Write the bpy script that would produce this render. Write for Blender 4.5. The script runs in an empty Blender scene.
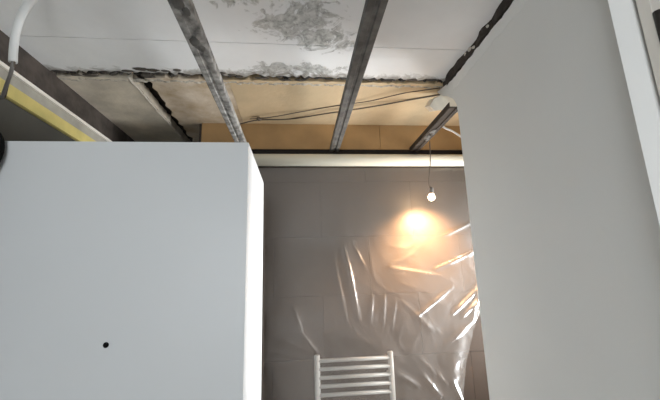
import bpy, bmesh, math, random
from mathutils import Vector, Matrix, noise
random.seed(7)
S = bpy.context.scene
COL = S.collection

# ------------------------------------------------------------------ camera
F_PX = 347.7
PITCH, YAW, ROLL = math.radians(12.146), math.radians(5.481), math.radians(-1.681)
CAM = Vector((0, 0, 1.5))
_r = Vector((math.cos(YAW), -math.sin(YAW), 0))
_h = Vector((math.sin(YAW), math.cos(YAW), 0))
_z = Vector((0, 0, 1))
FWD = _h * math.cos(PITCH) + _z * math.sin(PITCH)
_u = -_h * math.sin(PITCH) + _z * math.cos(PITCH)
RIGHT = _r * math.cos(ROLL) + _u * math.sin(ROLL)
UP = -_r * math.sin(ROLL) + _u * math.cos(ROLL)
cd = bpy.data.cameras.new('camera')
cam = bpy.data.objects.new('camera', cd)
COL.objects.link(cam)
cd.sensor_width = 36
cd.lens = F_PX / 660 * 36
cd.clip_start = 0.02
cam.matrix_world = Matrix(((RIGHT.x, UP.x, -FWD.x, CAM.x), (RIGHT.y, UP.y, -FWD.y, CAM.y),
                           (RIGHT.z, UP.z, -FWD.z, CAM.z), (0, 0, 0, 1)))
S.camera = cam

# ------------------------------------------------------------------ world, window light, exposure
w = bpy.data.worlds.new('World')
S.world = w
w.use_nodes = True
w.node_tree.nodes['Background'].inputs[0].default_value = (0.75, 0.85, 1.0, 1)
w.node_tree.nodes['Background'].inputs[1].default_value = 1.0


def area(name, loc, target, sx, sy, power, col):
    l = bpy.data.lights.new(name, 'AREA')
    l.shape = 'RECTANGLE'
    l.size, l.size_y, l.energy, l.color = sx, sy, power, col
    o = bpy.data.objects.new(name, l)
    COL.objects.link(o)
    o.location = loc
    o.rotation_euler = (Vector(target) - Vector(loc)).to_track_quat('-Z', 'Y').to_euler()
    return o


# daylight entering through the window behind the camera and the bathroom window
area('daylight_hall_window', (-0.45, -2.16, 1.5), (-0.45, 0, 1.5), 1.3, 1.4, 38, (0.93, 0.97, 1.0))
bw = area('daylight_bathroom_window', (1.86, 1.84, 1.35), (0, 1.84, 1.35), 0.44, 0.9, 31, (0.95, 0.98, 1.0))
bw.data.spread = math.radians(110)
S.view_settings.view_transform = 'Standard'
S.view_settings.look = 'None'
S.view_settings.gamma = 1
S.view_settings.use_curve_mapping = False
S.view_settings.exposure = 0.0


# ------------------------------------------------------------------ pixel -> place
def ray(px, py):
    return RIGHT * (px - 330) - UP * (py - 200) + FWD * F_PX


def on(ax, val, px, py):
    d = ray(px, py)
    return CAM + d * ((val - CAM[ax]) / d[ax])


# ------------------------------------------------------------------ materials
def mat(name, col, rough=0.6, metal=0.0, var=0.0, vscale=6, bump=0.0, bscale=40, spec=0.5, col2=None, emis=None, estr=0,
        coat=0.0, detail=6):
    m = bpy.data.materials.new(name)
    m.use_nodes = True
    nt = m.node_tree
    b = nt.nodes['Principled BSDF']
    b.inputs['Base Color'].default_value = (*col, 1)
    b.inputs['Roughness'].default_value = rough
    b.inputs['Metallic'].default_value = metal
    b.inputs['Specular IOR Level'].default_value = spec
    b.inputs['Coat Weight'].default_value = coat
    if emis:
        b.inputs['Emission Color'].default_value = (*emis, 1)
        b.inputs['Emission Strength'].default_value = estr
    if var > 0 or bump > 0:
        tc = nt.nodes.new('ShaderNodeTexCoord')
    if var > 0:
        n = nt.nodes.new('ShaderNodeTexNoise')
        n.inputs['Scale'].default_value = vscale
        n.inputs['Detail'].default_value = detail
        nt.links.new(tc.outputs['Object'], n.inputs['Vector'])
        rp = nt.nodes.new('ShaderNodeValToRGB')
        c2 = col2 or tuple(c * (1 - var) for c in col)
        rp.color_ramp.elements[0].position = 0.35
        rp.color_ramp.elements[1].position = 0.65
        rp.color_ramp.elements[0].color = (*c2, 1)
        rp.color_ramp.elements[1].color = (*col, 1)
        nt.links.new(n.outputs['Fac'], rp.inputs['Fac'])
        nt.links.new(rp.outputs['Color'], b.inputs['Base Color'])
    if bump > 0:
        n2 = nt.nodes.new('ShaderNodeTexNoise')
        n2.inputs['Scale'].default_value = bscale
        n2.inputs['Detail'].default_value = 5
        nt.links.new(tc.outputs['Object'], n2.inputs['Vector'])
        bp = nt.nodes.new('ShaderNodeBump')
        bp.inputs['Strength'].default_value = bump
        bp.inputs['Distance'].default_value = 0.01
        nt.links.new(n2.outputs['Fac'], bp.inputs['Height'])
        nt.links.new(bp.outputs['Normal'], b.inputs['Normal'])
    return m


def math_node(nt, op, a, b=None, clamp=False):
    n = nt.nodes.new('ShaderNodeMath')
    n.operation = op
    n.use_clamp = clamp
    for i, v in enumerate((a, b)):
        if v is None:
            continue
        if isinstance(v, (int, float)):
            n.inputs[i].default_value = v
        else:
            nt.links.new(v, n.inputs[i])
    return n.outputs[0]


def concrete_ceiling():
    """Whitewashed concrete; the paint has flaked off in grey patches and a grimy rim runs along the removed wall."""
    m = bpy.data.materials.new('whitewashed_concrete')
    m.use_nodes = True
    nt = m.node_tree
    b = nt.nodes['Principled BSDF']
    b.inputs['Roughness'].default_value = 0.85
    tc = nt.nodes.new('ShaderNodeTexCoord')
    sep = nt.nodes.new('ShaderNodeSeparateXYZ')
    nt.links.new(tc.outputs['Object'], sep.inputs[0])
    X, Y = sep.outputs[0], sep.outputs[1]

    def nz(scale, detail=6, rough=0.6, dist=0.0):
        n = nt.nodes.new('ShaderNodeTexNoise')
        n.inputs['Scale'].default_value = scale
        n.inputs['Detail'].default_value = detail
        n.inputs['Roughness'].default_value = rough
        n.inputs['Distortion'].default_value = dist
        nt.links.new(tc.outputs['Object'], n.inputs['Vector'])
        return n.outputs['Fac']

    def blob(cx, cy, rx, ry):
        dx = math_node(nt, 'DIVIDE', math_node(nt, 'SUBTRACT', X, cx), rx)
        dy = math_node(nt, 'DIVIDE', math_node(nt, 'SUBTRACT', Y, cy), ry)
        d = math_node(nt, 'ADD', math_node(nt, 'MULTIPLY', dx, dx), math_node(nt, 'MULTIPLY', dy, dy))
        return math_node(nt, 'SUBTRACT', 1.0, d, True)

    reg = math_node(nt, 'MAXIMUM', blob(0.0, 1.22, 0.3, 0.2), blob(0.12, 1.30, 0.22, 0.16))
    reg = math_node(nt, 'MAXIMUM', reg, blob(-0.2, 1.10, 0.2, 0.1))
    reg = math_node(nt, 'MAXIMUM', reg, blob(0.0, 1.56, 0.42, 0.10))
    n1 = nz(11, 8, 0.68, 1.2)
    n2 = nz(38, 4, 0.6, 0.5)
    v = math_node(nt, 'ADD', math_node(nt, 'MULTIPLY', n1, 1.6), math_node(nt, 'MULTIPLY', n2, 0.5))
    v = math_node(nt, 'ADD', v, math_node(nt, 'MULTIPLY', reg, 0.62))
    mask = nt.nodes.new('ShaderNodeMapRange')
    mask.inputs['From Min'].default_value = 1.46
    mask.inputs['From Max'].default_value = 1.60
    nt.links.new(v, mask.inputs['Value'])
    mk = math_node(nt, 'MULTIPLY', mask.outputs[0], math_node(nt, 'MULTIPLY', reg, 3.0, True))
    # rim of exposed render next to the removed wall
    rim = nt.nodes.new('ShaderNodeMapRange')
    rim.inputs['From Min'].default_value = 1.575
    rim.inputs['From Max'].default_value = 1.615
    nt.links.new(math_node(nt, 'ADD', Y, math_node(nt, 'MULTIPLY', math_node(nt, 'SUBTRACT', n1, 0.5), 0.16)), rim.inputs['Value'])
    base = nt.nodes.new('ShaderNodeValToRGB')
    base.color_ramp.elements[0].position, base.color_ramp.elements[1].position = 0.3, 0.7
    base.color_ramp.elements[0].color = (0.72, 0.725, 0.72, 1)
    base.color_ramp.elements[1].color = (0.82, 0.825, 0.82, 1)
    nt.links.new(nz(2.2, 4), base.inputs['Fac'])
    mx = nt.nodes.new('ShaderNodeMixRGB')
    nt.links.new(mk, mx.inputs[0])
    nt.links.new(base.outputs[0], mx.inputs[1])
    gp = nt.nodes.new('ShaderNodeValToRGB')
    gp.color_ramp.elements[0].position, gp.color_ramp.elements[1].position = 0.35, 0.65
    gp.color_ramp.elements[0].color = (0.27, 0.27, 0.255, 1)
    gp.color_ramp.elements[1].color = (0.60, 0.60, 0.575, 1)
    nt.links.new(n2, gp.inputs['Fac'])
    nt.links.new(gp.outputs[0], mx.inputs[2])
    mx2 = nt.nodes.new('ShaderNodeMixRGB')
    nt.links.new(math_node(nt, 'MULTIPLY', rim.outputs[0], 0.8), mx2.inputs[0])
    nt.links.new(mx.outputs[0], mx2.inputs[1])
    mx2.inputs[2].default_value = (0.20, 0.18, 0.15, 1)
    nt.links.new(mx2.outputs[0], b.inputs['Base Color'])
    bp = nt.nodes.new('ShaderNodeBump')
    bp.inputs['Strength'].default_value = 0.5
    bp.inputs['Distance'].default_value = 0.006
    h = math_node(nt, 'SUBTRACT', math_node(nt, 'MULTIPLY', n2, 0.3), mk)
    nt.links.new(h, bp.inputs['Height'])
    nt.links.new(bp.outputs[0], b.inputs['Normal'])
    return m


def plastic_sheet_mat():
    m = bpy.data.materials.new('clear_polythene')
    m.use_nodes = True
    nt = m.node_tree
    for n in list(nt.nodes):
        nt.nodes.remove(n)
    out = nt.nodes.new('ShaderNodeOutputMaterial')
    tr = nt.nodes.new('ShaderNodeBsdfTransparent')
    tr.inputs[0].default_value = (0.94, 0.93, 0.91, 1)
    df = nt.nodes.new('ShaderNodeBsdfDiffuse')
    df.inputs[0].default_value = (0.86, 0.80, 0.73, 1)
    tl = nt.nodes.new('ShaderNodeBsdfTranslucent')
    tl.inputs[0].default_value = (0.86, 0.80, 0.73, 1)
    gl = nt.nodes.new('ShaderNodeBsdfGlossy')
    gl.inputs['Roughness'].default_value = 0.5
    gl.inputs[0].default_value = (1, 1, 1, 1)
    fr = nt.nodes.new('ShaderNodeFresnel')
    fr.inputs['IOR'].default_value = 1.5
    milk = nt.nodes.new('ShaderNodeMixShader')
    milk.inputs[0].default_value = 0.5
    nt.links.new(df.outputs[0], milk.inputs[1])
    nt.links.new(tl.outputs[0], milk.inputs[2])
    m1 = nt.nodes.new('ShaderNodeMixShader')
    m1.inputs[0].default_value = 0.14
    nt.links.new(tr.outputs[0], m1.inputs[1])
    nt.links.new(milk.outputs[0], m1.inputs[2])
    m2 = nt.nodes.new('ShaderNodeMixShader')
    nt.links.new(math_node(nt, 'ADD', math_node(nt, 'MULTIPLY', fr.outputs[0], 1.0), 0.0, True), m2.inputs[0])
    nt.links.new(m1.outputs[0], m2.inputs[1])
    nt.links.new(gl.outputs[0], m2.inputs[2])
    nt.links.new(m2.outputs[0], out.inputs[0])
    return m


M = {
    'concrete': concrete_ceiling(),
    'tan': mat('old_cream_ceiling_paint', (0.62, 0.48, 0.30), 0.8, var=0.16, vscale=5, bump=0.25, bscale=30),
    'tan_unlit': mat('unlit_beige_ceiling_paint', (0.66, 0.59, 0.48), 0.85, var=0.3, vscale=6, bump=0.3, bscale=30),  # same ceiling paint, greyed where the bulb's light hardly reaches
    'tan_dim': mat('dim_stained_ceiling_paint', (0.64, 0.55, 0.44), 0.85, var=0.35, vscale=7, bump=0.3, bscale=30, col2=(0.42, 0.31, 0.19)),  # mottled stain, plus greying painted in for the weaker bulb light
    'soffit': mat('shade_dark_soffit', (0.10, 0.085, 0.07), 0.95, var=0.5, vscale=20, bump=0.4),  # dark tone paints the shade inside the open crack and joint
    'mortar': mat('crumbled_mortar', (0.58, 0.53, 0.45), 0.95, var=0.45, vscale=45, bump=0.6, bscale=60),
    'mortar_dark': mat('dark_mortar', (0.09, 0.08, 0.07), 0.95, var=0.5, vscale=45, bump=0.6, bscale=60),
    'filler': mat('pale_plaster_edge', (0.66, 0.60, 0.52), 0.9, var=0.25, vscale=30, bump=0.4),
    'offcut': mat('bulb_lit_plaster', (0.88, 0.82, 0.70), 0.9, var=0.12, vscale=20, bump=0.3),  # cream brightened to carry the bulb's light on the broken end
    'plaster': mat('grey_skim_plaster', (0.655, 0.655, 0.63), 0.75, var=0.05, vscale=1.5, bump=0.05, bscale=60),
    'plaster_pale': mat('pale_joint_filler', (0.69, 0.69, 0.665), 0.75, var=0.05, vscale=3, bump=0.08, bscale=60),
    'wall': mat('white_wall_paint', (0.62, 0.62, 0.60), 0.8, var=0.05, vscale=2),
    'grout': mat('dark_grout', (0.058, 0.040, 0.029), 0.8),
    'tile': mat('dark_brown_glazed_tile', (0.062, 0.043, 0.031), 0.55, var=0.2, vscale=3, spec=0.3),
    'tile_left': mat('charcoal_wall_tile', (0.085, 0.085, 0.075), 0.45, var=0.25, vscale=4),
    'raw': mat('bare_brown_wall', (0.075, 0.06, 0.05), 0.95, var=0.45, vscale=14, bump=0.4),
    'brown': mat('brown_board', (0.40, 0.245, 0.105), 0.7, var=0.22, vscale=5, bump=0.08),
    'gap': mat('gap_shade_black', (0.012, 0.009, 0.008), 0.95),  # black colour paints the shade inside the gap
    'white_gloss': mat('white_laminate', (0.68, 0.70, 0.71), 0.42, var=0.02, vscale=2),
    'white_paint': mat('white_gloss_paint', (0.90, 0.90, 0.88), 0.4),
    'beige': mat('cream_woodwork', (0.80, 0.76, 0.69), 0.5, var=0.06, vscale=5),
    'cream_pipe': mat('cream_plastic', (0.74, 0.70, 0.58), 0.35),
    'hardboard': mat('shadow_dark_hardboard', (0.05, 0.035, 0.025), 0.7),
    'black': mat('black_rubber', (0.006, 0.006, 0.006), 0.85, spec=0.15),
    'steel': mat('dusty_galvanised_steel', (0.145, 0.14, 0.13), 0.65, metal=0.2, var=0.5, vscale=22, bump=0.1),
    'steel_dust': mat('plaster_smeared_steel', (0.40, 0.39, 0.37), 0.8, metal=0.1, var=0.7, vscale=26, bump=0.3),
    'steel_brown': mat('rust_stained_steel', (0.05, 0.038, 0.028), 0.8, metal=0.1, var=0.5, vscale=20, bump=0.1),
    'steel_in': mat('dark_channel_steel', (0.06, 0.06, 0.06), 0.7, metal=0.2, var=0.5, vscale=30),
    'wood_shade': mat('shade_dark_timber', (0.045, 0.033, 0.025), 0.9, var=0.5, vscale=18, bump=0.5),  # near-black brown stands for shade under the ceiling
    'conduit': mat('white_plastic_conduit', (0.66, 0.67, 0.66), 0.5),
    'cable_grey': mat('grey_cable', (0.16, 0.15, 0.14), 0.6),
    'cable_dark': mat('dark_cable', (0.10, 0.08, 0.06), 0.7),
    'yellow': mat('yellow_foam_strip', (0.66, 0.56, 0.20), 0.8, var=0.22, vscale=9),
    'greybeige': mat('grey_beige_strip', (0.40, 0.38, 0.33), 0.7, var=0.25, vscale=9),
    'rad': mat('white_enamel', (0.44, 0.44, 0.43), 0.3),
    'floor': mat('dusty_screed', (0.5, 0.49, 0.47), 0.85, var=0.2, vscale=3, bump=0.1),
    'glass_bulb': mat('lit_bulb_glass', (0.9, 0.85, 0.75), 0.3, emis=(1.0, 0.62, 0.30), estr=145),
    'brass': mat('dark_hinge_metal', (0.05, 0.045, 0.04), 0.45, metal=0.6),
    'door_brown': mat('red_brown_door', (0.11, 0.05, 0.035), 0.45, var=0.3, vscale=9),
    'sheet': plastic_sheet_mat(),
}
g = bpy.data.materials.new('window_glass')
g.use_nodes = True
gb = g.node_tree.nodes['Principled BSDF']
gb.inputs['Transmission Weight'].default_value = 1.0
gb.inputs['Roughness'].default_value = 0.02
gb.inputs['IOR'].default_value = 1.45
M['glass'] = g


# ------------------------------------------------------------------ mesh helpers
def link(name, me, m, parent=None, smooth=False):
    if not isinstance(me, bpy.types.Mesh):
        bm = me
        me = bpy.data.meshes.new(name)
        bmesh.ops.recalc_face_normals(bm, faces=bm.faces[:])
        bm.to_mesh(me)
        bm.free()
    if smooth:
        for p in me.polygons:
            p.use_smooth = True
    o = bpy.data.objects.new(name, me)
    if m and not me.materials:
        me.materials.append(M[m])
    COL.objects.link(o)
    if parent:
        o.parent = parent
    return o


def tag(o, label, cat, group=None):
    o['label'] = label
    o['category'] = cat
    if group:
        o['group'] = group
    return o


def struct(o, label=None):
    o['kind'] = 'structure'
    if label:
        o['label'] = label
    return o


def thing(name, loc, label, cat, group=None):
    o = bpy.data.objects.new(name, None)
    COL.objects.link(o)
    o.location = loc
    o.empty_display_size = 0.1
    return tag(o, label, cat, group)


def sroot(name, label=None):
    o = bpy.data.objects.new(name, None)
    COL.objects.link(o)
    return struct(o, label)


def add_box(bm, a, b, bev=0.0):
    a, b = Vector(a), Vector(b)
    r = bmesh.ops.create_cube(bm, size=1)
    vs = r['verts']
    for v in vs:
        v.co = Vector(((a.x + b.x) / 2 + v.co.x * (b.x - a.x), (a.y + b.y) / 2 + v.co.y * (b.y - a.y),
                       (a.z + b.z) / 2 + v.co.z * (b.z - a.z)))
    if bev:
        es = list({e for v in vs for e in v.link_edges})
        bmesh.ops.bevel(bm, geom=es, offset=bev, segments=2, affect='EDGES', profile=0.7)


def box(name, a, b, m, parent=None, bev=0.0, off=(0, 0, 0)):
    """box between world corners; off = world origin of the parent"""
    bm = bmesh.new()
    o = Vector(off)
    add_box(bm, Vector(a) - o, Vector(b) - o, bev)
    return link(name, bm, m, parent)


def add_tube(bm, pts, r, seg=10, cap=True):
    pts = [Vector(p) for p in pts]
    n = len(pts)
    rs = r if isinstance(r, (list, tuple)) else [r] * n
    t0 = (pts[1] - pts[0]).normalized()
    a = t0.orthogonal().normalized()
    rings = []
    for i, p in enumerate(pts):
        t = (pts[min(i + 1, n - 1)] - pts[max(i - 1, 0)]).normalized()
        a = (a - t * a.dot(t)).normalized()
        b = t.cross(a)
        rings.append([bm.verts.new(p + (a * math.cos(k * 2 * math.pi / seg) + b * math.sin(k * 2 * math.pi / seg)) * rs[i])
                      for k in range(seg)])
    for i in range(n - 1):
        for k in range(seg):
            bm.faces.new((rings[i][k], rings[i][(k + 1) % seg], rings[i + 1][(k + 1) % seg], rings[i + 1][k]))
    if cap:
        bm.faces.new(rings[0][::-1])
        bm.faces.new(rings[-1])


def tube(name, pts, r, m, parent=None, seg=10, off=(0, 0, 0)):
    bm = bmesh.new()
    o = Vector(off)
    add_tube(bm, [Vector(p) - o for p in pts], r, seg)
    return link(name, bm, m, parent, smooth=True)


def spline(ctrl, n=8):
    """Catmull-Rom through control points"""
    P = [Vector(c) for c in ctrl]
    P = [P[0] * 2 - P[1]] + P + [P[-1] * 2 - P[-2]]
    out = []
    for i in range(1, len(P) - 2):
        for k in range(n):
            t = k / n
            p0, p1, p2, p3 = P[i - 1:i + 3]
            out.append(0.5 * ((2 * p1) + (p2 - p0) * t + (2 * p0 - 5 * p1 + 4 * p2 - p3) * t * t + (3 * p1 - p0 - 3 * p2 + p3) * t ** 3))
    out.append(P[-2])
    return out


def lathe(name, prof, m, parent=None, seg=20, axis=None, loc=(0, 0, 0)):
    bm = bmesh.new()
    rings = []
    for r, z in prof:
        rings.append([bm.verts.new((r * math.cos(k * 2 * math.pi / seg), r * math.sin(k * 2 * math.pi / seg), z)) for k in range(seg)])
    for i in range(len(rings) - 1):
        for k in range(seg):
            bm.faces.new((rings[i][k], rings[i][(k + 1) % seg], rings[i + 1][(k + 1) % seg], rings[i + 1][k]))
    bm.faces.new(rings[0][::-1])
    bm.faces.new(rings[-1])
    q = (axis or Vector((0, 0, 1))).to_track_quat('Z', 'Y').to_matrix().to_4x4()
    bmesh.ops.transform(bm, matrix=Matrix.Translation(loc) @ q, verts=bm.verts[:])
    return link(name, bm, m, parent, smooth=True)


def slab(name, outline, z0, z1, m, parent=None):
    """horizontal plate from an outline of (x, y)"""
    bm = bmesh.new()
    lo = [bm.verts.new((x, y, z0)) for x, y in outline]
    hi = [bm.verts.new((x, y, z1)) for x, y in outline]
    bm.faces.new(lo)
    bm.faces.new(hi)
    n = len(lo)
    for i in range(n):
        bm.faces.new((lo[i], lo[(i + 1) % n], hi[(i + 1) % n], hi[i]))
    return link(name, bm, m, parent)


def ragged(p, q, step, amp, seed):
    """broken edge from p to q"""
    p, q = Vector((*p, 0)), Vector((*q, 0))
    d = q - p
    n = max(2, int(d.length / step))
    t = Vector((-d.y, d.x, 0)).normalized()
    out = []
    for i in range(n + 1):
        a = 0 if i in (0, n) else (noise.noise(Vector((i * 0.9, seed, 0))) + 0.6 * noise.noise(Vector((i * 2.7, seed, 5)))) * amp
        c = p + d * (i / n) + t * a
        out.append((c.x, c.y))
    return out


def lump(bm, c, r, seed):
    res = bmesh.ops.create_icosphere(bm, subdivisions=2, radius=1)
    for v in res['verts']:
        k = 1 + 0.45 * noise.noise(v.co * 1.7 + Vector((seed * 3.1, seed, 0)))
        v.co = Vector((c[0] + v.co.x * r[0] * k, c[1] + v.co.y * r[1] * k, c[2] + v.co.z * r[2] * k))


# ------------------------------------------------------------------ the setting
XL, XR, YB, ZC = -1.174, 0.788, 2.198, 2.50      # left wall, partition face, back wall, ceiling
YJ = 1.635                                       # where the old dividing wall was taken out
XB = 1.95                                        # bathroom's far right wall
YR = -2.2                                        # wall behind the camera

fl = box('floor', (XL - 0.1, YR - 0.1, -0.1), (XB + 0.1, 2.75, 0.0), 'floor')
struct(fl, 'dusty bare screed floor')

ceil = sroot('ceiling', 'exposed concrete ceiling with flaking whitewash')
box('slab_soffit', (XL - 0.1, YR - 0.1, ZC + 0.10), (XB + 0.1, 2.75, ZC + 0.2), 'soffit', ceil)
# three cast slab panels towards the camera, separated by fine joints
ys = [YR - 0.05, -0.6, 0.42, 1.366]
for i in range(3):
    box('concrete_panel', (XL - 0.05, ys[i] + 0.0015, ZC), (XR + 0.12, ys[i + 1] - 0.0015, ZC + 0.06), 'concrete', ceil, bev=0.001)
edge = ragged((XR + 0.12, YJ - 0.014), (XL - 0.05, YJ - 0.02), 0.02, 0.034, 3)
slab('concrete_panel', [(XL - 0.05, 1.3675), (XR + 0.12, 1.3675)] + edge, ZC, ZC + 0.06, 'concrete', ceil)
# beyond the joint: older cream-painted boards, greyed leftward for bulb falloff, with a wide open crack
e1 = ragged((XL - 0.05, YJ + 0.03), (-0.845, YJ + 0.035), 0.02, 0.014, 11)
c1 = ragged((-0.83, YJ + 0.04), (-0.825, 2.70), 0.03, 0.014, 21)
slab('plaster_board', e1 + c1 + [(XL - 0.05, 2.70)], ZC, ZC + 0.05, 'tan_unlit', ceil)
em = ragged((-0.765, YJ + 0.03), (-0.352, YJ + 0.03), 0.02, 0.014, 31)
e2 = ragged((-0.350, YJ + 0.03), (XB + 0.05, YJ + 0.018), 0.02, 0.014, 31)
c2 = ragged((-0.772, 2.70), (-0.755, YJ + 0.04), 0.04, 0.03, 41)
slab('plaster_board', em + [(-0.352, 2.70)] + c2, ZC, ZC + 0.05, 'tan_dim', ceil)
slab('plaster_board', e2 + [(XB + 0.05, 2.70), (-0.350, 2.70)], ZC, ZC + 0.05, 'tan', ceil)
# pale broken edge along the crack
bm = bmesh.new()
cl = ragged((-0.842, YJ + 0.03), (-0.832, 2.66), 0.03, 0.010, 21)
add_tube(bm, [(x, y, ZC + 0.002) for x, y in cl], [0.007 + 0.004 * noise.noise(Vector((i * 0.7, 2, 2))) for i in range(len(cl))], 8)
link('plaster_edge', bm, 'filler', ceil)
# crumbled mortar left along the removed wall
bm = bmesh.new()
bmd = bmesh.new()
x = XL
i = 0
while x < 0.9:
    r = random.uniform(0.008, 0.02)
    lump(bm, (x, YJ + 0.052 + random.uniform(-0.004, 0.014), ZC + 0.006), (r * 1.5, r * 0.8, 0.009), i)
    if random.random() < 0.75:
        lump(bmd, (x + 0.01, YJ + 0.012 + random.uniform(-0.012, 0.008), ZC + 0.03), (r * 1.4, r * 0.7, 0.024), i + 50)
    x += r * 1.5
    i += 1
o = link('mortar_crumbs', bm, 'mortar', ceil, smooth=True)
o['kind'] = 'stuff'
o = link('dark_mortar_crumbs', bmd, 'mortar_dark', ceil, smooth=True)  # second, darker set of crumbs lying inside the open gap
o['kind'] = 'stuff'

bm = bmesh.new()  # dark lumps painted as shaded hollows where chunks broke away
for k, (a, b, w_, h_) in enumerate(((48, 73, 8, 1.6), (60, 72, 7, 1.2), (76, 75, 6, 1.0), (90, 75, 9, 1.2), (128, 71, 8, 1.6), (140, 69, 9, 2.4), (152, 70, 9, 2.0),
                                    (147, 76, 8, 2.6), (166, 71, 6, 1.2), (177, 70, 5, 1.5), (186, 75, 6, 1.4), (222, 73, 5, 1.6), (232, 75, 6, 1.4), (239, 77, 5, 1.0),
                                    (262, 78, 9, 0.9), (285, 80, 8, 1.0), (300, 80, 7, 0.9), (330, 79, 7, 1.0), (372, 80, 6, 1.2), (384, 81, 5, 0.9), (412, 80, 8, 1.5), (432, 80, 8, 1.8))):
    c = on(2, ZC, a, b)
    lump(bm, (c.x, c.y, ZC + 0.001), (w_ * 0.0042, h_ * 0.0075, 0.004), k * 1.3)
o = link('shaded_chunk_lumps', bm, 'soffit', ceil, smooth=True)
o['kind'] = 'stuff'

# left wall: tiles below, cream/yellow edge strips, bare brown wall above
wl = box('wall_left', (XL - 0.12, YR - 0.1, 0), (XL - 0.008, 2.75, ZC + 0.11), 'raw')
struct(wl, 'left wall with bare brown strip above the tiles')
tz = [0.0, 0.44, 0.80, 1.16, 1.52, 1.88, 2.238]
for r_ in range(len(tz) - 1):
    yy = 0.98 + (0.3 if r_ % 2 else 0)
    while yy < 2.6:
        y1 = min(yy + 0.597, 2.69)
        box('wall_tile', (XL - 0.009, yy, tz[r_] + 0.0015), (XL, y1, tz[r_ + 1] - 0.0015), 'tile_left', wl, bev=0.0012)
        yy += 0.6
box('painted_face', (XL - 0.009, YR, 0), (XL, 0.975, ZC + 0.02), 'wall', wl)
t1 = sroot('trim_1', 'yellow and white edge strips along the left wall')
bm = bmesh.new()
add_box(bm, (XL - 0.01, 0.9, 2.348), (XL + 0.014, 2.69, 2.364), 0.003)
link('white_bead', bm, 'beige', t1)
box('grey_strip', (XL - 0.01, 0.9, 2.298), (XL + 0.004, 2.69, 2.348), 'greybeige', t1)
bm = bmesh.new()
add_box(bm, (XL - 0.01, 0.9, 2.240), (XL + 0.016, 2.69, 2.2975), 0.008)
link('yellow_foam', bm, 'yellow', t1)

# back wall with dark tiles, brown board, black strip painted as the gap's shade
wb = box('wall_back', (-0.62, YB + 0.010, 0), (XB + 0.1, YB + 0.14, ZC + 0.11), 'grout')
struct(wb, 'dark tiled back wall behind plastic sheeting')
zs = [0.0, 0.295, 0.655, 1.015, 1.375, 1.735, 2.095, 2.20]
for r_ in range(len(zs) - 1):
    xx = -0.62
    first = 0.47 if r_ % 2 == 0 else 0.17
    x1 = xx + first
    while xx < XB - 0.01:
        x1 = min(x1, XB)
        box('wall_tile', (xx + 0.0007, YB + 0.0, zs[r_] + 0.0007), (x1 - 0.0007, YB + 0.012, zs[r_ + 1] - 0.0007), 'tile', wb, bev=0.0006)
        xx = x1
        x1 = xx + 0.6
t2 = sroot('trim_2', 'brown board above the tiled back wall')
box('brown_board', (-0.62, YB - 0.004, 2.322), (0.565, YB + 0.012, ZC + 0.004), 'brown', t2, bev=0.002)
box('brown_board', (0.567, YB - 0.004, 2.322), (XB, YB + 0.012, ZC + 0.004), 'brown', t2, bev=0.002)
box('gap_shade_strip', (-0.62, YB + 0.002, 2.205), (XB, YB + 0.012, 2.322), 'gap', t2)
wa = box('wall_alcove', (XL - 0.1, 2.69, 0), (-0.62, 2.80, ZC + 0.11), 'raw')
struct(wa, 'bare wall of the recess behind the cabinet')
ws = box('wall_recess_side', (-0.64, YB + 0.01, 0), (-0.605, 2.69, ZC + 0.02), 'raw')
struct(ws, 'side of the recess behind the cabinet')

# right partition between hall and bathroom
YE = 1.532
wr = sroot('wall_right', 'grey skimmed partition wall with ragged top edge')
bm = bmesh.new()
top = []
n = 46
for k in range(n + 1):
    yk = 0.655 + (YE - 0.655) * k / n
    top.append((yk, 2.45 + 0.010 * noise.noise(Vector((k * 0.55, 3, 1))) + 0.006 * noise.noise(Vector((k * 1.9, 1, 1)))))
ol = [(0.655, 0.0)] + top + [(YE, 0.0)]
fl_ = [on(0, XR, *q) for q in ((437, 92), (441, 95.5), (447, 96), (453, 98.5), (456.5, 104), (458, 112))]
ol[-1:-1] = [(q.y, q.z) for q in fl_]
A = [bm.verts.new((XR, a, b)) for a, b in ol]
B = [bm.verts.new((XR + 0.095, a, b)) for a, b in ol]
bm.faces.new(A)
bm.faces.new(B)
for k in range(len(A)):
    j = (k + 1) % len(A)
    bm.faces.new((A[k], A[j], B[j], B[k]))
link('plaster_face', bm, 'plaster', wr)
bm = bmesh.new()
prev = None
for k in range(n + 1):
    yk, zt = top[k]
    a = bm.verts.new((XR - 0.0015, yk, zt - 0.004))
    b = bm.verts.new((XR - 0.0015, yk, zt - 0.055 + 0.006 * noise.noise(Vector((k * 0.4, 7, 3)))))
    if prev:
        bm.faces.new((prev[0], a, b, prev[1]))
    prev = (a, b)
r_ = bmesh.ops.extrude_face_region(bm, geom=bm.faces[:])
bmesh.ops.translate(bm, verts=[v for v in r_['geom'] if isinstance(v, bmesh.types.BMVert)], vec=(0.004, 0, 0))
link('joint_filler', bm, 'plaster_pale', wr)
for k, (a, b, r) in enumerate(((469, 50, 0.014), (465, 55, 0.010), (487, 27, 0.008), (473, 48, 0.009))):
    bm = bmesh.new()
    c = on(0, XR, a, b)
    lump(bm, (XR + 0.004, c.y, c.z + 0.004), (0.008, r, r * 0.7), k + 0.4)
    link('plaster_chip', bm, 'filler', wr)
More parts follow.
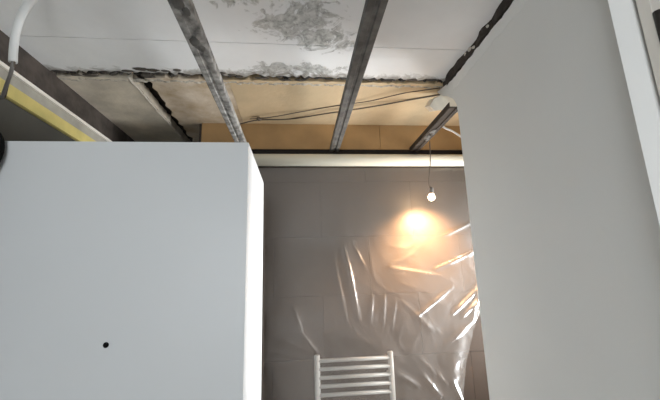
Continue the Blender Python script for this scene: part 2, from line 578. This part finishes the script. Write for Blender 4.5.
# bathroom shell out of sight, wall behind the camera
w2 = sroot('wall_bathroom', 'far right bathroom wall with window opening')
for a, b in (((XB, YE - 0.1, 0), (XB + 0.1, YB + 0.1, 0.88)), ((XB, YE - 0.1, 1.84), (XB + 0.1, YB + 0.1, ZC + 0.11)),
             ((XB, YE - 0.1, 0.88), (XB + 0.1, 1.60, 1.84)), ((XB, 2.08, 0.88), (XB + 0.1, YB + 0.1, 1.84))):
    box('wall_piece', a, b, 'wall', w2)
w3 = box('wall_bathroom_front', (XR + 0.097, YE - 0.1, 0), (XB, YE - 0.005, ZC + 0.11), 'wall')
struct(w3, 'bathroom side of the partition')
w4 = sroot('wall_rear', 'wall with the hall window behind the viewer')
for a, b in (((XL, YR - 0.1, 0), (XR + 0.2, YR, 0.75)), ((XL, YR - 0.1, 2.25), (XR + 0.2, YR, ZC + 0.11)),
             ((XL, YR - 0.1, 0.75), (-1.15, YR, 2.25)), ((0.25, YR - 0.1, 0.75), (XR + 0.2, YR, 2.25))):
    box('wall_piece', a, b, 'wall', w4)
w5 = sroot('wall_right_hall', 'painted hall wall beside the door')
box('wall_piece', (XR, YR, 0), (XR + 0.095, -0.43, ZC + 0.11), 'wall', w5)
box('wall_piece', (XR, -0.43, 2.28), (XR + 0.095, 0.69, ZC + 0.11), 'wall', w5)


def window(name, label, axis, plane, u0, u1, z0, z1):
    wn = sroot(name, label)

    def bx(nm, ua, ub, za, zb, d0, d1, m):
        if axis == 0:
            box(nm, (plane + d0, ua, za), (plane + d1, ub, zb), m, wn, bev=0 if m == 'glass' else 0.004)
        else:
            box(nm, (ua, plane - d1, za), (ub, plane - d0, zb), m, wn, bev=0 if m == 'glass' else 0.004)
    t = 0.05
    bx('window_frame', u0, u1, z0, z0 + t, 0.02, 0.08, 'white_paint')
    bx('window_frame', u0, u1, z1 - t, z1, 0.02, 0.08, 'white_paint')
    bx('window_frame', u0, u0 + t, z0 + t, z1 - t, 0.02, 0.08, 'white_paint')
    bx('window_frame', u1 - t, u1, z0 + t, z1 - t, 0.02, 0.08, 'white_paint')
    bx('pane', u0 + t, u1 - t, z0 + t, z1 - t, 0.045, 0.053, 'glass')


window('window_1', 'hall window behind the viewer', 1, YR, -1.15, 0.25, 0.75, 2.25)
window('window_2', 'bathroom window beyond the partition', 0, XB, 1.60, 2.08, 0.88, 1.84)

# door at the near end of the partition
d1 = sroot('door_1', 'brown door in white casing at the near end of the partition')
for ya, yb in ((0.663, 0.634), (-0.421, -0.392)):        # thick outer edge, thin inner edge
    bm = bmesh.new()
    prof = [(XR + 0.012, ya), (XR - 0.028, ya), (XR - 0.030, ya + (yb - ya) * 0.06), (XR - 0.003, yb), (XR + 0.012, yb)]
    A = [bm.verts.new((px_, py_, 0.0)) for px_, py_ in prof]
    B = [bm.verts.new((px_, py_, 2.34)) for px_, py_ in prof]
    bm.faces.new(A)
    bm.faces.new(B)
    for k in range(5):
        j = (k + 1) % 5
        bm.faces.new((A[k], A[j], B[j], B[k]))
    link('architrave', bm, 'white_paint', d1)
box('architrave', (XR - 0.014, -0.375, 2.281), (XR + 0.02, 0.621, 2.34), 'white_paint', d1, bev=0.004)
box('door_lining', (XR - 0.002, 0.597, 0), (XR + 0.10, 0.625, 2.272), 'beige', d1, bev=0.003)
box('door_lining', (XR - 0.002, -0.364, 0), (XR + 0.10, -0.317, 2.272), 'beige', d1, bev=0.003)
box('door_lining', (XR - 0.002, -0.317, 2.225), (XR + 0.10, 0.597, 2.272), 'beige', d1, bev=0.003)
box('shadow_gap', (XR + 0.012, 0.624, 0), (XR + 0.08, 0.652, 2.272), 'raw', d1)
leaf = box('door_leaf', (XR + 0.045, -0.315, 0.01), (XR + 0.085, 0.595, 2.222), 'door_brown', d1, bev=0.003)
hg = tube('hinge', [(XR + 0.004, 0.592, 1.955), (XR + 0.004, 0.592, 2.045)], 0.009, 'brass', d1, 10)
box('hinge_plate', (XR + 0.002, 0.581, 1.955), (XR + 0.05, 0.5965, 2.045), 'brass', d1)

# ------------------------------------------------------------------ tall cabinet
CX1, CY0, CY1, CZ = -0.182, 1.265, 1.858, 2.0
cab = thing('tall_cabinet', (-0.68, 1.56, 0), 'tall plain white cabinet with small dark knob, in front of the tiled wall', 'cabinet')
co = (-0.68, 1.56, 0)
CX0 = XL + 0.006
box('front_panel', (CX0, CY0, 0.06), (CX1, CY0 + 0.02, CZ), 'white_gloss', cab, 0.0025, co)
box('side_panel', (CX1 - 0.02, CY0 + 0.0205, 0.0), (CX1, CY1, CZ), 'white_gloss', cab, 0.0015, co)
box('side_panel', (CX0, CY0 + 0.0205, 0.0), (CX0 + 0.02, CY1, CZ), 'white_gloss', cab, 0.0015, co)
box('top_panel', (CX0 + 0.021, CY0 + 0.0205, CZ - 0.022), (CX1 - 0.021, CY1, CZ - 0.002), 'white_gloss', cab, 0.001, co)
box('back_panel', (CX0, CY1 + 0.0005, 0.0), (CX1 + 0.008, CY1 + 0.010, CZ - 0.004), 'hardboard', cab, 0, co)  # dark edge past the side stands for the cabinet's shadow line
box('plinth', (CX0 + 0.021, CY0 + 0.045, 0.0), (CX1 - 0.021, CY0 + 0.06, 0.06), 'white_gloss', cab, 0, co)
kp = on(1, CY0, 106, 345)
o = lathe('knob', [(0.009, 0), (0.009, 0.002), (0.007, 0.004), (0.003, 0.005), (0.001, 0.0052)], 'black', cab, 16,
          Vector((0, -1, 0)), kp - Vector(co))
o['label'] = 'small black round knob'

# ------------------------------------------------------------------ cream pipe on the back wall
pp = thing('cream_pipe', (0.6, YB - 0.04, 2.25), 'long cream plastic pipe along the top of the dark tiled wall', 'pipe')
po = (0.6, YB - 0.04, 2.25)
tube('pipe_tube', [(-0.6, YB - 0.043, 2.232), (XB - 0.01, YB - 0.043, 2.232)], 0.040, 'cream_pipe', pp, 24, po)
for xx in (-0.45, 1.35):
    tube('pipe_clip', [(xx - 0.012, YB - 0.043, 2.232), (xx + 0.012, YB - 0.043, 2.232)], 0.0412, 'white_paint', pp, 24, po)

# ------------------------------------------------------------------ ceiling channels
def channel(xc, y0, y1, zb, label, smear, hangers, clips=(), wd=0.062, h=0.03):
    t = thing('metal_channel', (xc, (y0 + y1) / 2, zb), label, 'channel', 'metal channels under the ceiling')
    org = Vector((xc, (y0 + y1) / 2, zb))
    hw, th = wd / 2, 0.002
    prof = [(-hw, h), (-hw, 0.002), (-hw + 0.003, 0), (-0.008, 0), (-0.006, 0.004), (0.006, 0.004), (0.008, 0), (hw - 0.003, 0), (hw, 0.002), (hw, h), (hw - th, h), (hw - th, th + 0.004), (-hw + th, th + 0.004), (-hw + th, h)]
    bm = bmesh.new()
    L = y1 - y0
    a = [bm.verts.new((x, -L / 2, z)) for x, z in prof]
    b = [bm.verts.new((x, L / 2, z)) for x, z in prof]
    bm.faces.new(a)
    bm.faces.new(b)
    for k in range(len(a)):
        j = (k + 1) % len(a)
        bm.faces.new((a[k], a[j], b[j], b[k]))
    link('channel_rail', bm, {True: 'steel_dust', False: 'steel', 'dark': 'steel_brown'}[smear], t)
    for yh in hangers:
        bm = bmesh.new()
        yl = yh - org.y
        for s in (-1, 1):
            add_box(bm, (s * (hw + 0.002) - 0.001, yl - 0.012, 0.008), (s * (hw + 0.002) + 0.001, yl + 0.012, ZC - zb))
        add_box(bm, (-hw - 0.02, yl - 0.012, ZC - zb - 0.002), (hw + 0.02, yl + 0.012, ZC - zb))
        hgo = link('hanger_strap', bm, 'steel', t)
        bm = bmesh.new()
        add_tube(bm, [(-hw - 0.008, yl, 0.016), (hw + 0.008, yl, 0.016)], 0.004, 8)
        link('hanger_bolt', bm, 'steel', hgo)
    for yc in clips:
        bm = bmesh.new()
        yl = yc - org.y
        lump(bm, (-0.004, yl, 0.0), (0.017, 0.03, 0.005), yc * 9)
        lump(bm, (0.010, yl + 0.035, 0.0), (0.012, 0.02, 0.004), yc * 5)
        link('channel_clip', bm, 'steel', t)
    return t


channel(-0.345, YR + 0.02, YB - 0.012, 2.302, 'plaster-smeared metal channel running above the white cabinet', True, (-1.4, -0.3, 0.55), (0.92, 1.10))
channel(0.248, YR + 0.02, YB - 0.012, 2.302, 'dark metal channel crossing the middle of the ceiling', False, (-1.4, -0.3, 0.55))
ch3 = channel(0.795, YE + 0.012, YB - 0.012, 2.302, 'short metal channel beside the partition holding the bulb cable', 'dark', (), (1.84, 1.93))

# dark lath added to stand for the shade along the partition top
bm = bmesh.new()
add_box(bm, (XR + 0.002, 0.1, ZC - 0.04), (XR + 0.05, 1.645, ZC))
bmesh.ops.subdivide_edges(bm, edges=[e for e in bm.edges if abs(e.verts[0].co.y - e.verts[1].co.y) > 1], cuts=60)
for v in bm.verts:
    if v.co.x < XR + 0.01:
        v.co.x += 0.02 * noise.noise(Vector((v.co.y * 14, v.co.z * 9, 2)))
        if v.co.z < ZC - 0.02:
            v.co.z += 0.012 * noise.noise(Vector((v.co.y * 18, 4, 2)))
o = link('shade_lath', bm, 'wood_shade')
tag(o, 'dark lath added for the shade along the partition top', 'timber')

# broken plasterboard end, bulb light painted into its cream, at the partition's top corner
c0 = on(1, 1.66, 444, 107)
bm = bmesh.new()
pl = [on(1, 1.66, *q) for q in ((430, 106), (434, 99), (441, 95), (451, 96), (458, 103), (462, 112), (457, 113), (449, 109), (440, 110), (435, 111))]
A = [bm.verts.new(p) for p in pl]
B = [bm.verts.new(p + Vector((0.012, 0.10, 0.045))) for p in pl]
bm.faces.new(A)
bm.faces.new(B)
for k in range(len(A)):
    j = (k + 1) % len(A)
    bm.faces.new((A[k], A[j], B[j], B[k]))
o = link('plaster_offcut', bm, 'offcut')
tag(o, 'broken plaster lump coloured bulb-lit at the far top corner of the partition', 'plaster')

# ------------------------------------------------------------------ cables on the cream ceiling
def ceiling_cable(label, px, r, m='cable_dark', drop=0.012):
    pts = [on(2, ZC - drop - 0.01 * math.sin(k * 1.7), *q) for k, q in enumerate(px)]
    o = tube('ceiling_cable', spline(pts, 6), r, m, None, 8)
    return tag(o, label, 'cable', 'cables under the cream ceiling')


ceiling_cable('upper and thinner of two dark cables crossing the cream ceiling', [(250, 119), (272, 117), (300, 112), (335, 106), (370, 101), (405, 93), (440, 88)], 0.003)
ceiling_cable('dark cable across cream ceiling ending in a small knot near the cabinet', [(228, 126), (240, 124), (258, 120), (290, 119), (330, 113), (370, 107), (415, 99), (450, 93)], 0.0042)
kn = on(2, ZC - 0.018, 259, 119)
o = lathe('cable_connector', [(0.004, -0.016), (0.010, -0.012), (0.013, 0), (0.010, 0.012), (0.004, 0.016)], 'cable_dark', None, 12, Vector((1, 0.1, 0)), kn)
tag(o, 'small dark cable connector under the cream ceiling', 'connector')
pts = [on(1, 1.88, *q) for q in ((440, 124), (445, 128), (452, 131), (460, 136), (468, 142))]
o = tube('earth_wire', spline(pts, 6), 0.006, 'conduit', ch3, 8, (0.795, (YE + YB) / 2, 2.302))
o['label'] = 'short pale wire'

# ------------------------------------------------------------------ conduit at the upper left
cp = [on(1, 1.10, 44, -14), on(1, 1.12, 36, -4), on(1, 1.14, 28, 4), on(1, 1.17, 20, 18), on(1, 1.19, 15.5, 34), on(1, 1.2, 13.5, 50), on(1, 1.2, 13, 62)]
cd_ = thing('cable_conduit', cp[-1], 'white bent plastic conduit hanging from the ceiling with grey wire', 'conduit')
tube('conduit_tube', spline(cp, 8), 0.013, 'conduit', cd_, 16, cp[-1])
wp = [cp[-2], cp[-1], on(1, 1.22, 10.5, 74), on(1, 1.27, 6, 86), on(1, 1.33, 2, 98)]
tube('wire', spline(wp, 6), 0.006, 'cable_grey', cd_, 8, cp[-1])
wp = [cp[-2], cp[-1] + Vector((0.004, 0, 0)), on(1, 1.22, 12, 72), on(1, 1.27, 8, 84), on(1, 1.33, 5, 97)]
tube('wire', spline(wp, 6), 0.004, 'cable_dark', cd_, 8, cp[-1])

# ------------------------------------------------------------------ black cable coil over the cabinet's corner
cc = Vector((-1.079, CY0 - 0.022, 1.945))
coil = thing('cable_coil', cc, 'black cable coil hanging over the top left corner of the cabinet', 'cable')
for k, (rx, rz, dy) in enumerate(((0.052, 0.092, 0.0), (0.036, 0.076, -0.004), (0.046, 0.086, -0.016))):
    pts = [Vector((rx * math.cos(a), dy + 0.004 * math.sin(3 * a), rz * math.sin(a))) for a in [j * 2 * math.pi / 36 for j in range(37)]]
    tube('cable_turn', pts, 0.010, 'black', coil, 10)
tube('cable_tie', [Vector((-0.052, 0.006, 0.0)), Vector((-0.04, -0.028, 0.0)), Vector((-0.026, 0.0, 0.0))], 0.006, 'black', coil, 8)
tube('hook', spline([Vector((0, 0.006, 0.07)), Vector((0, -0.002, 0.085)), Vector((0, 0.004, 0.098)), Vector((0, 0.04, 0.066)), Vector((0, 0.06, 0.062))], 6), 0.004, 'black', coil, 8)

# ------------------------------------------------------------------ towel radiator
YRAD = YB - 0.085
pL, pR = on(1, YRAD, 317, 356), on(1, YRAD, 390, 350)
xl, xr = pL.x, pR.x
zt = (pL.z + pR.z) / 2
rad = thing('towel_radiator', ((xl + xr) / 2, YRAD, 0.15), 'white ladder towel radiator on the tiled wall behind the plastic sheet', 'radiator')
ro = Vector(((xl + xr) / 2, YRAD, 0.15))
for xx in (xl, xr):
    tube('post', [(xx, YRAD, 0.2), (xx, YRAD, zt - 0.004), (xx, YRAD, zt)], [0.0165, 0.0165, 0.013], 'rad', rad, 16, ro)
z = zt - 0.032
nb = 0
pitch = 0.0445
while z > 0.24:
    tube('bar', [(xl, YRAD - 0.004, z), (xr, YRAD - 0.004, z)], 0.0105, 'rad', rad, 12, ro)
    nb += 1
    z -= pitch
    if nb in (5, 10):
        z -= 0.09
for xx in (xl, xr):
    for zz in (0.3, zt - 0.13):
        tube('bracket', [(xx, YRAD, zz), (xx, YB + 0.002, zz)], 0.009, 'rad', rad, 10, ro)

# ------------------------------------------------------------------ clear plastic sheet
def smooth(t):
    t = max(0.0, min(1.0, t))
    return t * t * (3 - 2 * t)


def base_y(zz):
    return YB - 0.016 - 0.10 * smooth((1.75 - zz) / 0.6)


def at_sheet(px, py):
    p = on(1, YB - 0.05, px, py)
    for _ in range(4):
        p = on(1, base_y(p.z), px, py)
    return p


FOLDS = [  # pixel polyline, height (m), half-width (m)
    ([(343, 246), (349, 268), (353, 290), (358, 318)], 0.020, 0.013),
    ([(334, 262), (340, 290), (346, 320)], 0.014, 0.012),
    ([(355, 248), (364, 266)], 0.012, 0.010),
    ([(372, 296), (370, 322)], 0.012, 0.010), ([(384, 296), (383, 324)], 0.012, 0.009), ([(395, 300), (392, 326)], 0.010, 0.008),
    ([(443, 236), (470, 223)], 0.018, 0.010), ([(436, 269), (475, 251)], 0.020, 0.010), ([(414, 318), (452, 287)], 0.016, 0.010),
    ([(452, 314), (480, 286)], 0.026, 0.011), ([(462, 316), (484, 294)], 0.026, 0.011), ([(472, 318), (480, 272)], 0.022, 0.012),
    ([(462, 326), (454, 360), (449, 404)], 0.018, 0.045), ([(446, 345), (462, 330), (474, 318)], 0.018, 0.012),
    ([(402, 376), (418, 386)], 0.014, 0.011), ([(424, 376), (440, 396)], 0.018, 0.012), ([(438, 374), (446, 384)], 0.012, 0.010),
    ([(452, 380), (462, 402)], 0.016, 0.012),
    ([(294, 308), (302, 332)], 0.016, 0.009), ([(300, 332), (318, 354)], 0.016, 0.010), ([(284, 340), (312, 352)], 0.012, 0.009),
    ([(268, 335), (276, 332)], 0.012, 0.008), ([(266, 352), (288, 353)], 0.010, 0.008), ([(268, 368), (292, 364)], 0.012, 0.008),
    ([(390, 268), (440, 276)], 0.008, 0.012), ([(360, 200), (385, 192)], 0.007, 0.012), ([(400, 300), (432, 330)], 0.010, 0.012),
    ([(318, 335), (345, 328)], 0.008, 0.010),
]
FW = [([at_sheet(*q) for q in pl], h, wd) for pl, h, wd in FOLDS]


def fold_h(x, zz):
    tot = 0.0
    for pl, h, wd in FW:
        best = 9.0
        bt = 0.5
        nseg = len(pl) - 1
        for i in range(nseg):
            ax_, az, bx_, bz = pl[i].x, pl[i].z, pl[i + 1].x, pl[i + 1].z
            dx, dz = bx_ - ax_, bz - az
            t = ((x - ax_) * dx + (zz - az) * dz) / (dx * dx + dz * dz)
            t = max(0.0, min(1.0, t))
            d = math.hypot(x - ax_ - t * dx, zz - az - t * dz)
            if d < best:
                best, bt = d, (i + t) / nseg
        if best < wd * 3:
            tot += 0.6 * h * math.exp(-(best / wd) ** 2) * (0.35 + 0.65 * math.sin(math.pi * min(1, max(0, bt * 0.86 + 0.07))))
    return tot


eR = [at_sheet(486, 300), at_sheet(475, 322), at_sheet(467, 360), at_sheet(463, 402)]


def edge_x(zz):
    if zz >= eR[0].z:
        return eR[0].x + (zz - eR[0].z) * 0.3
    for i in range(3):
        if zz >= eR[i + 1].z:
            t = (eR[i].z - zz) / (eR[i].z - eR[i + 1].z)
            return eR[i].x + (eR[i + 1].x - eR[i].x) * t
    return eR[3].x - (eR[3].z - zz) * 0.05


NX, NZ = 250, 210
bm = bmesh.new()
grid = []
for j in range(NZ + 1):
    zz = 2.188 - 1.73 * j / NZ
    xe = edge_x(zz) + 0.006 * noise.noise(Vector((zz * 30, 1, 1)))
    row = []
    for i in range(NX + 1):
        x = -0.59 + (xe + 0.59) * i / NX
        loose = smooth((2.18 - zz) / 0.5)
        nz_ = 0.012 * noise.noise(Vector((x * 3.0, zz * 2.2, 0.3))) + 0.004 * noise.noise(Vector((x * 9 + zz * 4, zz * 6 - x * 3, 4.0)))
        # crinkles: ridged noise
        cr_ = 1 - abs(noise.noise(Vector((x * 7 + 1.3 * noise.noise(Vector((x * 3, zz * 3, 9))), zz * 7, 8.0))))
        nz_ += 0.003 * cr_ ** 6 * smooth((1.95 - zz) / 0.5)
        cr2 = 1 - abs(noise.noise(Vector((x * 17, zz * 13, 2.0))))
        nz_ += 0.0012 * cr2 ** 8 * smooth((1.7 - zz) / 0.4)
        y = base_y(zz) - loose * (nz_ + fold_h(x, zz))
        row.append(bm.verts.new((x, min(y, YB - 0.004), zz)))
    grid.append(row)
for j in range(NZ):
    for i in range(NX):
        bm.faces.new((grid[j][i], grid[j][i + 1], grid[j + 1][i + 1], grid[j + 1][i]))
o = link('plastic_sheet', bm, 'sheet', None, smooth=True)
tag(o, 'crinkled clear plastic sheet hanging over the dark tiled wall and radiator', 'plastic sheet')

# ------------------------------------------------------------------ hanging bulb
YBU = 1.98
bp_ = on(1, YBU, 431.5, 196)
hp = on(1, YBU, 428.5, 128)
tgt = at_sheet(425, 250)
pend = thing('hanging_bulb', bp_, 'small lit bulb hanging on a thin cable in front of the sheet', 'lamp')
ax = (tgt - bp_).normalized()
ax = (ax + Vector((0, 0, -0.9))).normalized()
neck = bp_ - ax * 0.03
tube('cable', spline([Vector((hp.x, YBU, 2.2995)), (hp + bp_) / 2 + Vector((0.002, 0, 0)), neck + Vector((-0.012, 0, 0.045)), neck - ax * 0.018], 8), 0.0032, 'cable_dark', pend, 8, bp_)
lathe('socket', [(0.006, -0.052), (0.011, -0.048), (0.0125, -0.02), (0.0115, -0.014)], 'cable_grey', pend, 16, ax, (0, 0, 0))
lathe('bulb_glass', [(0.009, -0.016), (0.013, -0.008), (0.0185, 0.004), (0.019, 0.010), (0.0165, 0.019), (0.009, 0.026), (0.002, 0.028)], 'glass_bulb', pend, 20, ax, (0, 0, 0))
sl = bpy.data.lights.new('bulb_light', 'SPOT')
sl.energy = 52
sl.color = (1.0, 0.56, 0.27)
sl.spot_size = math.radians(132)
sl.spot_blend = 1.0
sl.shadow_soft_size = 0.02
so = bpy.data.objects.new('bulb_light', sl)
COL.objects.link(so)
so.parent = pend
so.location = ax * 0.052
so.rotation_euler = (tgt - bp_).to_track_quat('-Z', 'Y').to_euler()
